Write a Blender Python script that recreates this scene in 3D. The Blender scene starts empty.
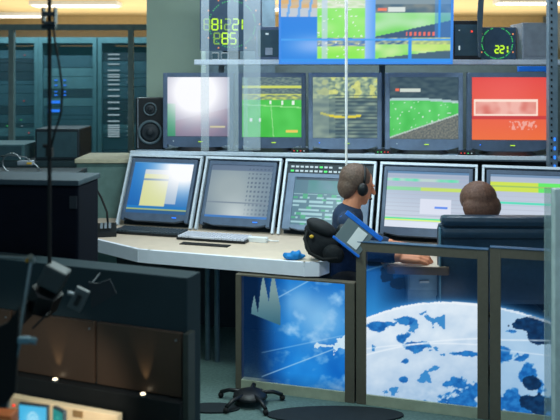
import bpy, bmesh, math, random
from mathutils import Vector, Matrix, noise
random.seed(7)
PI = math.pi
sc = bpy.context.scene
COL = sc.collection
CH, F, HY = 1.69, 800.0, 75.0          # camera height (m), focal length and horizon of the photo

def at(px, py, Y):
    return Vector(((px-280)/F*Y, Y, CH-(py-HY)/F*Y))

# ------------------------------------------------------------ colours / materials
def lin(c):
    c = c/255.0
    return c/12.92 if c <= .04045 else ((c+.055)/1.055)**2.4
def rgb(r, g, b): return (lin(r), lin(g), lin(b))

MATS = {}
def mat(name, col, rough=.6, metal=0., var=.12, scale=18., bump=0., spec=.4, alpha=None, trans=0.):
    if name in MATS: return MATS[name]
    m = bpy.data.materials.new(name); m.use_nodes = True
    nt = m.node_tree; p = nt.nodes['Principled BSDF']
    tc = nt.nodes.new('ShaderNodeTexCoord'); nz = nt.nodes.new('ShaderNodeTexNoise')
    nz.inputs['Scale'].default_value = scale; nz.inputs['Detail'].default_value = 5
    nt.links.new(tc.outputs['Object'], nz.inputs['Vector'])
    rmp = nt.nodes.new('ShaderNodeValToRGB')
    lo = [max(0, c*(1-var)) for c in col]; hi = [min(1, c*(1+var)) for c in col]
    rmp.color_ramp.elements[0].color = (*lo, 1); rmp.color_ramp.elements[1].color = (*hi, 1)
    rmp.color_ramp.elements[0].position = .3; rmp.color_ramp.elements[1].position = .7
    nt.links.new(nz.outputs['Fac'], rmp.inputs['Fac'])
    nt.links.new(rmp.outputs['Color'], p.inputs['Base Color'])
    p.inputs['Roughness'].default_value = rough; p.inputs['Metallic'].default_value = metal
    p.inputs['Specular IOR Level'].default_value = spec
    if alpha is not None: p.inputs['Alpha'].default_value = alpha
    if bump:
        b = nt.nodes.new('ShaderNodeBump'); b.inputs['Strength'].default_value = bump; b.inputs['Distance'].default_value = .004
        nt.links.new(nz.outputs['Fac'], b.inputs['Height']); nt.links.new(b.outputs['Normal'], p.inputs['Normal'])
    MATS[name] = m; return m
def emit(name, col, s=1.):
    if name in MATS: return MATS[name]
    m = bpy.data.materials.new(name); m.use_nodes = True
    p = m.node_tree.nodes['Principled BSDF']
    p.inputs['Base Color'].default_value = (.02, .02, .02, 1)
    p.inputs['Emission Color'].default_value = (*col, 1); p.inputs['Emission Strength'].default_value = s
    MATS[name] = m; return m
def screen_mat(name='display', strength=1., clear=False):
    if name in MATS: return MATS[name]
    m = bpy.data.materials.new(name); m.use_nodes = True
    nt = m.node_tree; p = nt.nodes['Principled BSDF']
    a = nt.nodes.new('ShaderNodeAttribute'); a.attribute_name = 'Col'
    p.inputs['Base Color'].default_value = (.012, .014, .016, 1)
    p.inputs['Roughness'].default_value = .35
    nt.links.new(a.outputs['Color'], p.inputs['Emission Color']); p.inputs['Emission Strength'].default_value = strength
    if clear:
        p.inputs['Specular IOR Level'].default_value = .1
        nt.links.new(a.outputs['Alpha'], p.inputs['Alpha'])
    MATS[name] = m; return m
def glass(name, tint, rough=.02, a=.12):
    if name in MATS: return MATS[name]
    m = bpy.data.materials.new(name); m.use_nodes = True
    p = m.node_tree.nodes['Principled BSDF']
    p.inputs['Base Color'].default_value = (*tint, 1); p.inputs['Roughness'].default_value = rough
    p.inputs['Alpha'].default_value = a; p.inputs['IOR'].default_value = 1.3
    MATS[name] = m; return m

BLACK = mat('black plastic', rgb(22, 26, 30), .45)
DARK = mat('dark metal', rgb(40, 52, 60), .5, .2)
BEZEL = mat('blue grey bezel', rgb(112, 132, 158), .45)
BEZEL2 = mat('charcoal bezel', rgb(84, 102, 126), .45)
ALU = mat('brushed aluminium', rgb(215, 228, 240), .45, .1, var=.06, scale=60)
STEEL = mat('steel', rgb(150, 160, 165), .3, .8)
DESK = mat('beige laminate', rgb(205, 188, 170), .5, var=.04)
EDGE = mat('pale desk edging', rgb(232, 234, 246), .5, var=.03)
WALLG = mat('pale green paint', rgb(165, 188, 172), .8, var=.04, scale=4)
GREYP = mat('grey paint', rgb(120, 135, 145), .7, var=.05)
CEIL = mat('warm ceiling plaster', rgb(222, 196, 142), .9, var=.04, scale=3)
CARPET = mat('teal grey carpet', rgb(92, 116, 114), .95, var=.18, scale=60, bump=.4)
TEAL = mat('dark teal laminate', rgb(32, 52, 60), .9, var=.06, scale=6)
BROWN = mat('brown lacquer', rgb(76, 62, 52), .32, var=.08, scale=5)
BEIGE = mat('cream board', rgb(232, 208, 170), .7, var=.04)
FRAME = mat('bronze grey frame', rgb(108, 102, 90), .45, .2, var=.06, scale=40)
RACKC = mat('rack steel', rgb(90, 128, 134), .5, .2)
RACKD = mat('rack dark face', rgb(54, 84, 94), .5)
GREYM = mat('grey metal face', rgb(150, 160, 172), .4, .3)
LEATHER = mat('navy leather', rgb(26, 54, 76), .38, var=.15, scale=50, bump=.25, spec=.6)
SKIN = mat('skin', rgb(222, 146, 112), .55, var=.05, scale=12)
HAIR = mat('brown hair', rgb(104, 74, 62), .6, var=.3, scale=90, bump=.5)
HAIR2 = mat('light brown hair', rgb(100, 80, 70), .6, var=.3, scale=90, bump=.5)
SHIRT = mat('dark navy cloth', rgb(38, 56, 84), .9, var=.15, scale=70, bump=.4)
TROUS = mat('charcoal cloth', rgb(32, 36, 42), .9, var=.15, scale=70, bump=.4)
BLUE = mat('bright blue plastic', rgb(20, 110, 215), .4)
BLUEC = mat('bright blue cloth', rgb(20, 120, 190), .8, bump=.4)
BAGM = mat('black nylon', rgb(20, 24, 30), .75, var=.3, scale=60, bump=.5)
YELL = mat('yellow badge', rgb(225, 180, 60), .5)
CREAM = mat('cream top', rgb(190, 185, 160), .6)
WHITE = mat('white paper', rgb(225, 228, 230), .7, var=.03)
KEYL = mat('light key caps', rgb(220, 222, 235), .5, var=.05)
KEYD = mat('dark key caps', rgb(62, 74, 84), .5)
RUBBER = mat('rubber', rgb(18, 20, 22), .8)
ORANGE = mat('orange plastic', rgb(225, 120, 60), .5)
DISP = screen_mat(); CLEAR = screen_mat('clear printed glass', 1., True)
LR = emit('red led', rgb(255, 70, 50), 1.2); LG = emit('green led', rgb(70, 235, 110), 1.2)
LB = emit('blue led', rgb(30, 120, 255), 1.8); LW = emit('white led', rgb(200, 225, 235), .9)
LY = emit('yellow green led', rgb(190, 240, 40), 1.2); LY2 = emit('dim yellow green led', rgb(130, 175, 70), 1.)
LO = emit('orange led', rgb(240, 150, 90), 1.)
TUBE = emit('lamp diffuser', rgb(255, 246, 225), 3.)
GLASS1 = glass('teal partition glass', rgb(70, 130, 140), .05, a=.30)
GLASS2 = glass('pale glass', rgb(205, 222, 232), .1, a=.22)
GLASS3 = glass('smoked clear plastic', rgb(120, 135, 140), .2, a=.75)

# ------------------------------------------------------------ mesh builder
class MB:
    def __init__(s): s.bm = bmesh.new(); s.mats = []; s.mi = 0
    def use(s, m):
        if m not in s.mats: s.mats.append(m)
        s.mi = s.mats.index(m); return s
    def _fin(s, verts, M):
        fs = {f for v in verts for f in v.link_faces}
        for f in fs: f.material_index = s.mi
        if M is not None: bmesh.ops.transform(s.bm, matrix=M, verts=list(verts))
        return s
    def box(s, c, d, M=None, bev=0.):
        r = bmesh.ops.create_cube(s.bm, size=1.)
        vs = r['verts']
        bmesh.ops.scale(s.bm, vec=d, verts=vs); bmesh.ops.translate(s.bm, vec=c, verts=vs)
        if bev:
            es = {e for v in vs for e in v.link_edges}
            rr = bmesh.ops.bevel(s.bm, geom=list(es), offset=bev, segments=2, affect='EDGES', profile=.6)
            vs = list({v for f in rr['faces'] for v in f.verts} | {v for v in vs if v.is_valid})
            seen = set(vs); st = list(vs)
            while st:
                v = st.pop()
                for e in v.link_edges:
                    o = e.other_vert(v)
                    if o not in seen: seen.add(o); st.append(o)
            vs = list(seen)
        return s._fin(vs, M)
    def cyl(s, p, q, r, r2=None, n=12, M=None):
        p = Vector(p); q = Vector(q); r2 = r if r2 is None else r2
        d = q-p; L = d.length
        rr = bmesh.ops.create_cone(s.bm, cap_ends=True, segments=n, radius1=r, radius2=r2, depth=L)
        T = Matrix.Translation((p+q)/2) @ d.to_track_quat('Z', 'Y').to_matrix().to_4x4()
        bmesh.ops.transform(s.bm, matrix=T, verts=rr['verts'])
        return s._fin(rr['verts'], M)
    def tube(s, pts, r, n=8):
        pts = [Vector(p) for p in pts]; rings = []; up = Vector((.3, .2, 1)).normalized()
        for i, p in enumerate(pts):
            a = pts[max(0, i-1)]; b = pts[min(len(pts)-1, i+1)]; t = (b-a).normalized()
            x = t.cross(up).normalized(); y = t.cross(x).normalized()
            rad = r[i] if isinstance(r, (list, tuple)) else r
            rings.append([s.bm.verts.new(p + x*math.cos(2*PI*k/n)*rad + y*math.sin(2*PI*k/n)*rad) for k in range(n)])
        for a, b in zip(rings, rings[1:]):
            for k in range(n):
                f = s.bm.faces.new((a[k], a[(k+1) % n], b[(k+1) % n], b[k])); f.material_index = s.mi; f.smooth = True
        for e in (rings[0], rings[-1]):
            f = s.bm.faces.new(e); f.material_index = s.mi
        return s
    def ball(s, c, r, n=12, M=None):
        rr = bmesh.ops.create_uvsphere(s.bm, u_segments=n*2, v_segments=n, radius=1.)
        rad = r if isinstance(r, (list, tuple)) else (r, r, r)
        bmesh.ops.scale(s.bm, vec=rad, verts=rr['verts'])
        if M is not None: bmesh.ops.transform(s.bm, matrix=M, verts=rr['verts'])
        bmesh.ops.translate(s.bm, vec=c, verts=rr['verts'])
        for v in rr['verts']:
            for f in v.link_faces: f.smooth = True
        return s._fin(rr['verts'], None)
    def prism(s, poly, z0, z1, M=None):
        a = [s.bm.verts.new((x, y, z0)) for x, y in poly]; b = [s.bm.verts.new((x, y, z1)) for x, y in poly]
        n = len(poly); s.bm.faces.new(a[::-1]); s.bm.faces.new(b)
        for i in range(n): s.bm.faces.new((a[i], a[(i+1) % n], b[(i+1) % n], b[i]))
        return s._fin(a+b, M)
    def lathe(s, prof, n=24, M=None):
        rings = []
        for r, z in prof: rings.append([s.bm.verts.new((r*math.cos(2*PI*k/n), r*math.sin(2*PI*k/n), z)) for k in range(n)])
        for a, b in zip(rings, rings[1:]):
            for k in range(n):
                f = s.bm.faces.new((a[k], a[(k+1) % n], b[(k+1) % n], b[k])); f.smooth = True
        s.bm.faces.new(rings[0][::-1]); s.bm.faces.new(rings[-1])
        return s._fin([v for r in rings for v in r], M)
    def build(s, name, parent=None, m=None, loc=None):
        if m is not None and not s.mats: s.mats = [m]
        bmesh.ops.recalc_face_normals(s.bm, faces=s.bm.faces[:])
        me = bpy.data.meshes.new(name); s.bm.to_mesh(me); s.bm.free()
        for x in s.mats: me.materials.append(x)
        o = bpy.data.objects.new(name, me); COL.objects.link(o)
        if parent: o.parent = parent
        if loc is not None: o.location = loc
        return o

def RX(a): return Matrix.Rotation(a, 4, 'X')
def RY(a): return Matrix.Rotation(a, 4, 'Y')
def RZ(a): return Matrix.Rotation(a, 4, 'Z')
def TR(*v): return Matrix.Translation(Vector(v))

def tag(o, label, cat, group=None, kind=None):
    o['label'] = label; o['category'] = cat
    if group: o['group'] = group
    if kind: o['kind'] = kind
    return o
def thing(name, label, cat, loc=(0, 0, 0), rz=0., group=None, rx=0.):
    o = bpy.data.objects.new(name, None); COL.objects.link(o); o.empty_display_size = .05
    o.location = loc; o.rotation_euler = (rx, 0, rz)
    return tag(o, label, cat, group)
def struct(name, mb, m=None, label=None):
    o = mb.build(name, None, m); o['kind'] = 'structure'
    if label: o['label'] = label; o['category'] = name.split('_')[0]
    return o
def copy_tree(o, parent=None):
    kids = list(o.children)
    c = o.copy(); COL.objects.link(c)
    if parent: c.parent = parent
    for k in kids: copy_tree(k, c)
    return c

# grid whose colour attribute is the picture shown: fn(u, v) -> (r,g,b[,alpha]) in sRGB 0-255, u right, v down
def picture(name, w, h, fn, parent, off=(0, 0, 0), nx=60, ny=50, m=None, thick=0., bow=0.):
    bm = bmesh.new(); lay = bm.verts.layers.float_color.new('Col'); g = []
    for j in range(ny+1):
        row = []
        for i in range(nx+1):
            u, v = i/nx, j/ny
            x = bm.verts.new((off[0]+(u-.5)*w, off[1], off[2]+(1-v)*h))
            c = fn(u, v); a = c[3] if len(c) > 3 else 1.
            x[lay] = (lin(max(0, min(255, c[0]))), lin(max(0, min(255, c[1]))), lin(max(0, min(255, c[2]))), a)
            row.append(x)
        g.append(row)
    for j in range(ny):
        for i in range(nx): bm.faces.new((g[j+1][i], g[j+1][i+1], g[j][i+1], g[j][i]))
    me = bpy.data.meshes.new(name); bm.to_mesh(me); bm.free()
    me.materials.append(m or DISP)
    o = bpy.data.objects.new(name, me); COL.objects.link(o)
    if parent: o.parent = parent
    return o
def mixc(a, b, t):
    t = max(0., min(1., t)); return tuple(a[i]*(1-t)+b[i]*t for i in range(3))
def inr(u, v, a, b, c, d): return a <= u <= b and c <= v <= d
def nz(x, y, z=0., s=1.): return noise.noise(Vector((x*s, y*s, z)))
def fbm(x, y, z=0., o=4):
    t = 0.; a = 1.; f = 1.
    for _ in range(o): t += a*noise.noise(Vector((x*f, y*f, z+f))); a *= .5; f *= 2.
    return t
def gl(u, v, cu, cv, r): return math.exp(-(((u-cu)**2+(v-cv)**2)/(r*r)))

# ------------------------------------------------------------ setting
struct('floor', MB().box((0, 7, -.05), (14, 16, .1)), CARPET)
struct('ceiling', MB().box((0, 8, 2.75), (14, 16, .1)), CEIL)
struct('wall_back', MB().box((0, 13.9, 1.35), (14, .1, 2.7)), mat('far wall paint', rgb(215, 188, 135), .9, var=.06))
struct('wall_left', MB().box((-6, 8, 1.35), (.1, 12, 2.7)), GREYP)
struct('wall_right', MB().box((4.6, 8, 1.35), (.1, 12, 2.7)), GREYP)
# pale pillar beside the clock, and the low wall behind the picture monitors
struct('wall_pillar', MB().box(((177-280)/F*6.3, 6.3, 1.35), (.42, .35, 2.7)), WALLG)
struct('wall_low', MB().box((1.2, 6.75, .9), (4.2, .08, 1.81)), mat('grey green board', rgb(96, 112, 112), .8))
struct('wall_panel', MB().box((-.35, 6.6, 1.35), (.62, .06, 2.7)), mat('blue grey board', rgb(100, 122, 136), .8))
# glazed partition in front of the server racks
p = MB()
for x in (12, 131, 152):
    X = (x-280)/F*7.2; p.box((X, 7.2, 1.06), (.045, .06, 2.12))
p.box((-2.2, 7.2, 2.12), (3.2, .07, .05)); p.box((-2.2, 7.2, .9), (3.2, .05, .04))
struct('trim_1', p, mat('grey green frame', rgb(125, 145, 145), .5))
struct('window_1', MB().box((-2.2, 7.19, 1.05), (3.1, .008, 2.1)), GLASS1)
# vertical glass fins in front of the console, and the pale mullion at the right
for i, (x, w, y1, Y) in enumerate([(233, 11, 150, 5.0), (252, 17, 152, 5.05), (205, 8, 148, 5.02)]):
    X = (x-280)/F*Y; z0 = 1.215
    struct('window_%d' % (i+2), MB().box((X, Y, (z0+2.7)/2), (w/F*Y, .012, 2.7-z0)), GLASS2)
struct('trim_2', MB().box(((561-280)/F*3.6, 3.6, .59), (.075, .05, 1.18), bev=.006), mat('pale mullion', rgb(185, 205, 205), .5))
struct('window_5', MB().box(((549-280)/F*3.62, 3.62, .59), (.04, .012, 1.18)), glass('pale glass edge', rgb(170, 195, 195), .1, .35))

# ------------------------------------------------------------ ceiling lamps
for i, (x, y, Y, w, lab) in enumerate([
        (76, 4, 11.0, 1.2, 'long fluorescent ceiling lamp above the server racks, the one nearest the hanging pole'),
        (14, 21, 13.0, 1.0, 'fluorescent ceiling lamp at the far left end of the room'),
        (278, 10, 11.6, .75, 'fluorescent ceiling lamp just right of the green clock panel'),
        (545, 2, 10.6, 1.3, 'fluorescent ceiling lamp at the top right above the red screen')]):
    P = at(x, y, Y)
    t = thing('ceiling_lamp', lab, 'lamp', (P.x, Y, 2.70), 0, 'fluorescent ceiling lamps')
    MB().box((0, 0, -.03), (w, .34, .06), bev=.008).build('housing', t, WHITE)
    MB().box((0, 0, -.066), (w*.94, .28, .012)).build('diffuser', t, TUBE)
    
# ------------------------------------------------------------ server racks behind the glass
def lights(name, parent, items):
    for c, d, mt in items: MB().box((0, 0, 0), d).build(name, parent, mt, c)
def server_rack(X, Y, label, seed, dev):
    rnd = random.Random(seed)
    t = thing('server_rack', label, 'server rack', (X, Y, 0), 0, 'server racks behind the glass')
    w, h = .60, 2.08
    m = MB().use(RACKC)
    m.box((-w/2+.02, 0, h/2), (.04, .7, h)); m.box((w/2-.02, 0, h/2), (.04, .7, h))
    m.box((0, 0, h-.03), (w-.08, .7, .06)); m.box((0, 0, .04), (w-.08, .7, .08)); m.box((0, .34, h/2), (w-.08, .02, h-.14))
    m.build('cabinet', t)
    z = .12; n = 0
    while z < h-.15:
        hh = rnd.choice([.045, .09, .09, .13])
        if z+hh > h-.07: break
        d = MB().use(rnd.choice([RACKD, RACKD, RACKC, DARK])); d.box((0, -.02, z+hh/2), (w-.09, .6, hh-.006))
        u = d.build('rack_unit', t)
        lights('status_light', u, [(((x0+x1)/2, -.324, z+hh*zz), (x1-x0, .006, hz), mt) for (x0, x1, zz, mt, hz) in dev(z, rnd)])
        z += hh; n += 1
    return t
def dev_a(z, r):
    k = []
    if z > 1.95: k = [(-.25, -.23, .5, LR, .014), (.02, .09, .5, LW, .014)]
    elif r.random() < .5: k = [(x, x+.012, .4, r.choice([LW, LG, LR]), .008) for x in [r.uniform(-.2, .2) for _ in range(2)]]
    return k
def dev_blue(z, r):
    k = []
    if z > 1.95: k = [(-.22, -.20, .5, LR, .014), (.0, .07, .5, LW, .014), (.2, .24, .5, LW, .014)]
    elif z > 1.85: k = [(-.17, -.14, q, LG, .01) for q in (.2, .5, .8)]
    elif 1.25 < z < 1.62: k = [(-.14+q*.09, -.11+q*.09, zz, LB, .012) for q in (0, 1) for zz in (.3, .7)] if z > 1.45 else [(-.2, -.08, .5, LB, .028)]
    return k
def dev_white(z, r):
    k = []
    if z > 1.95: k = [(-.22, -.20, .5, LR, .014), (.08, .16, .5, LW, .014)]
    elif z > 1.0: k = [(-.20, -.08, q, LW, .013) for q in (.25, .75)] + [(.0, .01, .5, LW, .006)]
    return k
R0 = 8.6
server_rack((20-280)/F*R0, R0, 'server rack at the far left end of the row behind the glass', 1, dev_a)
server_rack((76-280)/F*R0, R0, 'server rack with bright blue lights behind the glass, right of the hanging pole', 2, dev_blue)
server_rack((133-280)/F*R0, R0, 'server rack with a ladder of small white lights, beside the pale pillar', 3, dev_white)

# bench of dark equipment in front of the racks
t = thing('equipment_bench', 'dark bench in front of the server racks at the far left', 'bench', (-2.0, 6.3, 0))
MB().box((0, 0, 1.02), (1.9, .6, .04), bev=.004).build('bench_top', t, mat('slate top', rgb(42, 62, 68), .5))
for sx in (-.88, .88):
    for sy in (-.25, .25): MB().box((sx, sy, .5), (.05, .05, 1.0)).build('leg', t, DARK)
MB().box((0, .26, .6), (1.7, .02, .7)).build('back_panel', t, DARK)
def case(name, label, cat, c, d, m, rz=0., face=None, group=None):
    t = thing(name, label, cat, c, rz, group)
    MB().box((0, 0, d[2]/2), d, bev=min(d)*.05).build('case', t, m)
    f = MB().use(face or RACKD); f.box((0, -d[1]/2-.003, d[2]/2), (d[0]*.9, .006, d[2]*.8))
    f = f.build('front_panel', t)
    return t, f
case('equipment_case', 'tall dark equipment case on the bench below the blue rack lights', 'equipment case', (-1.7, 6.3, 1.04), (.34, .4, .24), DARK)
case('equipment_case', 'low dark equipment case on the bench, left of the taller one', 'equipment case', (-2.15, 6.3, 1.04), (.4, .4, .12), RACKC)
# small gadget with wires
t = thing('camera_gimbal', 'small grey gadget with curled wires above the black case at far left', 'gadget', (-1.62, 5.1, 1.08))
m = MB(); m.tube([(-.09+.06*math.cos(a), 0, .05+.06*math.sin(a)) for a in [i*.5 for i in range(11)]], .006)
m.tube([(-.16, 0, .09), (-.1, 0, .1), (0, .0, .085), (.07, 0, .03), (.09, 0, 0)], .005); m.build('wire', t, STEEL)
MB().box((0, 0, .05), (.1, .05, .03), bev=.008).build('body', t, GREYM)
MB().box((.03, -.028, .05), (.03, .006, .012)).build('badge', t, YELL)
t = thing('side_table', 'dark side table at the far left carrying the small wired gadget', 'table', (-1.62, 5.1, 0))
MB().box((0, 0, 1.065), (.7, .35, .03), bev=.004).build('table_top', t, DARK)
for sx in (-.3, .3):
    for sy in (-.13, .13): MB().cyl((sx, sy, 0), (sx, sy, 1.05), .015).build('leg', t, DARK)

# cream-topped cabinet left of the consoles
t = thing('low_cabinet', 'narrow grey green cabinet with cream top, left of the first tilted screen', 'cabinet', (-1.22, 5.75, 0))
MB().box((0, 0, .54), (.38, .4, 1.08)).build('body', t, mat('grey green cabinet', rgb(92, 122, 120), .6))
MB().box((0, 0, 1.095), (.40, .44, .03), bev=.004).build('cabinet_top', t, CREAM)
MB().box((0, -.205, .55), (.34, .012, 1.0)).build('door', t, mat('grey green door', rgb(100, 130, 126), .6))

# ------------------------------------------------------------ LED clock
SEG = {'9p': 'abfged', '8': 'abcdefg', '1': 'bc', '2': 'abged', '5': 'afgcd', '9': 'abcfgd', '7': 'abc', '3': 'abgcd', '4': 'fgbc', '0': 'abcdef', 'P': 'abefg', 's': 'afgcd', 'E': 'adefg'}
def digit(m, ch, x, z, w, h, y, t=.0065, sh=.0):
    S = {'a': (w/2, h, w, 0), 'g': (w/2, h/2, w, 0), 'd': (w/2, 0, w, 0), 'f': (0, h*.75, 0, h/2), 'b': (w, h*.75, 0, h/2), 'e': (0, h*.25, 0, h/2), 'c': (w, h*.25, 0, h/2)}
    for s_ in SEG[ch]:
        cx, cz, lx, lz = S[s_]
        m.box((x+cx, y, z+cz), (max(lx-.004, t), .004, max(lz-.006, t)))
def clock(name, label, c, w, h, rows, ring, rz=0., dots=60, th=.0095):
    t = thing(name, label, 'clock', c, rz)
    MB().box((0, 0, h/2), (w, .06, h), bev=.005).build('housing', t, mat('clock housing', rgb(58, 84, 108), .4))
    for s_, x, z, dw, dh, gap in rows:
        m = MB().use(LY if gap else LY2); digit(m, s_, 0, 0, dw, dh, 0, th); m.build('digit', t, None, (x, -.034, z))
    m = MB().use(LG)
    for cx, cz, r in ring:
        for k in range(dots):
            a = 2*PI*k/dots
            X = cx+r*math.cos(a); Z = cz+r*math.sin(a)
            if abs(X) < w/2-.008 and .008 < Z < h-.008 and (k % 5): m.box((X, -.033, Z), (.005, .004, .005))
    m.build('ring_dots', t)
    m = MB().use(LO)
    for cx, cz, r in ring:
        for k in range(12):
            a = 2*PI*k/12; X = cx+r*1.18*math.cos(a); Z = cz+r*1.18*math.sin(a)
            if abs(X) < w/2-.01 and .01 < Z < h-.01: m.box((X, -.033, Z), (.010, .004, .010))
    m.build('hour_dots', t)
    return t
YC = 5.72
P = at(231, 51, YC)
q = YC/F
cl = clock('led_clock', 'tall clock panel with glowing yellow green digits and dotted ring, above the first picture screen', (P.x, YC, P.z), .44, .44,
      [(ch, (px_-231)*q, z_, .040, .076, br) for ch, px_, z_, br in (('8', 204.5, .150, 0), ('8', 212.5, .150, 1), ('1', 216, .150, 1), ('2', 225, .150, 0), ('2', 233, .150, 1), ('1', 237, .150, 1), ('9p', 214.5, .05, 0), ('8', 222.5, .05, 1), ('5', 230.5, .05, 1))], [(.01, .19, .165)])
MB().box((0, .05, -.04), (.12, .05, .09)).build('bracket', cl, DARK)

# ------------------------------------------------------------ high shelf and its devices
YS = 5.75; ZS = at(300, 60, YS).z
t = thing('high_shelf', 'long pale metal shelf running above the picture screens', 'shelf', (.85, YS, 0))
MB().box((0, 0, ZS-.018), (2.9, .34, .036), bev=.005).build('shelf_board', t, ALU)
for x in (-1.28, -.1, 1.25): MB().box((x, .13, (ZS-.036)/2), (.04, .04, ZS-.036)).build('upright', t, GREYP)
def device(x0, x1, ytop, label, m, leds, Y=YS, name='rack_device', grp='devices on the high shelf'):
    a, b = at(x0, 60, Y), at(x1, 60, Y); h = at(0, ytop, Y).z-ZS
    t = thing(name, label, 'device', ((a.x+b.x)/2, Y, ZS), 0, grp); w = b.x-a.x
    MB().box((0, 0, h/2), (w, .3, h), bev=.005).build('case', t, m)
    MB().box((0, -.153, h/2), (w*.9, .006, h*.8)).build('front_panel', t, RACKD if m is not GREYM else GREYM)
    lights('status_light', t, [((w*(u-.5), -.158, h*v), (wd, .004, hh), mt) for (u, v, wd, hh, mt) in leds])
    return t
device(256, 300, 28, 'blue black device with two grey knobs, right of the tall clock', BEZEL2, [(.26, .78, .022, .012, LW), (.55, .8, .01, .01, LR), (.3, .25, .05, .05, GREYM), (.7, .25, .05, .05, GREYM)])
device(449, 476, 22, 'black rack device with one red light, left of the smaller clock', BLACK, [(.2, .75, .006, .006, LW), (.65, .72, .012, .012, LR), (.2, .3, .01, .03, LW)])
device(516, 546, 24, 'grey metal device with red lights under the top right lamp', GREYM, [(.85, .9, .012, .012, LR), (.85, .72, .012, .012, LR), (.85, .54, .012, .012, LR)])
for x, lab in ((218, 'small pale box on the high shelf under the tall clock, left one'), (226, 'small pale box on the high shelf under the tall clock, right one')):
    case('small_box', lab, 'box', (at(x, 60, YS).x-.01*(x == 218), YS-.1, ZS), (.045, .06, .05), WHITE, group='small boxes on the high shelf')
P = at(496, 58, YS)
clock('led_clock', 'smaller dark clock with yellow green digits on the high shelf, above the red screen', (P.x, YS, ZS), .27, .235,
      [('2', -.015, .05, .026, .05, 1), ('2', .021, .05, .026, .05, 1), ('1', .048, .05, .026, .05, 1)], [(.0, .12, .11)])

# ------------------------------------------------------------ hanging blue video wall
def bigpic(u, v):
    # multi-view: soccer pictures in blue frames
    blue = (50, 145, 235)
    if v < .05 or v > .955: return blue
    if abs(v-.66) < .017: return (70, 160, 240)
    if u < .22:
        b = mixc((35, 130, 225), (130, 175, 240), gl(u, v, .2, .75, .14))
        if v < .32: b = mixc((190, 190, 190), (225, 170, 90), .5+.5*nz(u*9, v*14)) if v < .2 else (190, 200, 210)
        if v < .32 and abs(((u+v*.06)*16) % 1-.5) > .38: b = (110, 170, 230)
        return b
    if u < .50:
        if v < .2: b = (175, 225, 140) if v < .08 else mixc((235, 235, 225), (190, 220, 170), nz(u*20, v*30)+.5)
        elif v < .64: b = mixc((130, 230, 90), (165, 235, 130), .5+nz(u*6, v*6, 3))
        elif v < .76: b = mixc((205, 205, 150), (60, 110, 190), .5+nz(u*30, v*40, 5))
        else: b = mixc((140, 232, 80), (190, 240, 130), .5+nz(u*8, v*5, 2))
        if abs(u-.26) < .02: b = mixc(b, (190, 210, 240), .7)
        if nz(u*60, v*40, 9) > .52: b = (235, 245, 235)
        return b
    if u < .555: return mixc((150, 190, 245), (90, 160, 240), (u-.5)/.055)
    if v < .64:
        edge = .62-(u-.555)*.55
        if v < .13: b = (130, 150, 160)
        elif v < .26: b = mixc((70, 100, 120), (120, 130, 130), .5+nz(u*20, v*10))
        elif v < edge: b = mixc((120, 215, 100), (190, 230, 190), .5+nz(u*5, v*6, 4))
        else: b = (55, 85, 120)
        if inr(u, v, .57, .62, .19, .24): b = (235, 120, 90)
        if inr(u, v, .63, .73, .18, .25): b = (215, 225, 220)
        if inr(u, v, .74, .9, .55, .6) and math.sin(u*240) > 0: b = (240, 110, 90)
        if u > .9: b = mixc(b, (70, 140, 220), .5) if abs(u-.93) > .008 else blue
        return b
    if abs(u-.76) < .01: return blue
    e2 = .95-(u-.55)*.3
    if v < .74: b = mixc((60, 100, 150), (210, 215, 150), .4+nz(u*40, v*30))
    elif v < e2: b = mixc((130, 220, 100), (200, 235, 160), .5+nz(u*10, v*8))
    else: b = (70, 100, 120)
    if u > .76 and v < .84: b = mixc(b, (215, 230, 120), .6)
    return b
YB = 5.15
pl, pr = at(279, 64, YB), at(452, 64, YB)
t = thing('video_wall', 'large hanging video screen with bright blue frames and green pitches at top centre', 'screen', ((pl.x+pr.x)/2, YB, pl.z), -.02)
t.rotation_euler = (math.radians(5), 0, -.02)
W, H = (pr.x-pl.x), .62
MB().box((0, .04, H/2), (W, .05, H), bev=.006).build('housing', t, BLUE)
# the picture continues above the top of the photo; the seen part is the lower 0.43 m
picture('screen', W*.985, .43, bigpic, t, (0, .010, .012), 150, 70)
picture('upper_screen', W*.985, .15, lambda u, v: mixc((40, 130, 225), (130, 220, 110), .5+nz(u*4, v*2)*1.5), t, (0, .010, .452), 40, 10)
f = MB()
for x in (-W/2+.006, W/2-.006): f.box((x, .002, H/2), (.014, .02, H))
f.box((0, .002, .006), (W, .02, .014)); f.box((0, .002, H-.006), (W, .02, .014)); f.build('frame', t, emit('blue lit frame', rgb(50, 140, 240), .9))
for x in (-.35, .35): MB().cyl((x, .05, H), (x, .05, .99), .012).build('hanger', t, STEEL)

# ------------------------------------------------------------ shelf for upper monitors
def yu(X): return 5.55-.15*X
kU = -math.atan(.15)
ZU = 1.175
t = thing('monitor_shelf', 'long pale shelf carrying the five large picture screens and the speaker', 'shelf', (.54, yu(.54), 0), kU)
MB().box((0, .03, ZU-.02), (3.08, .55, .03), bev=.004).build('shelf_board', t, mat('dull pale board', rgb(120, 142, 160), .5))
MB().box((0, -.25, ZU-.012), (3.08, .012, .026), bev=.003).build('front_edge', t, ALU)
for x in (-1.4, -.5, .5, 1.4): MB().box((x, .22, (ZU-.04)/2), (.04, .04, ZU-.04)).build('upright', t, DARK)
MB().box((0, .29, .6), (3.0, .015, 1.1)).build('back_panel', t, DARK)

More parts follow.
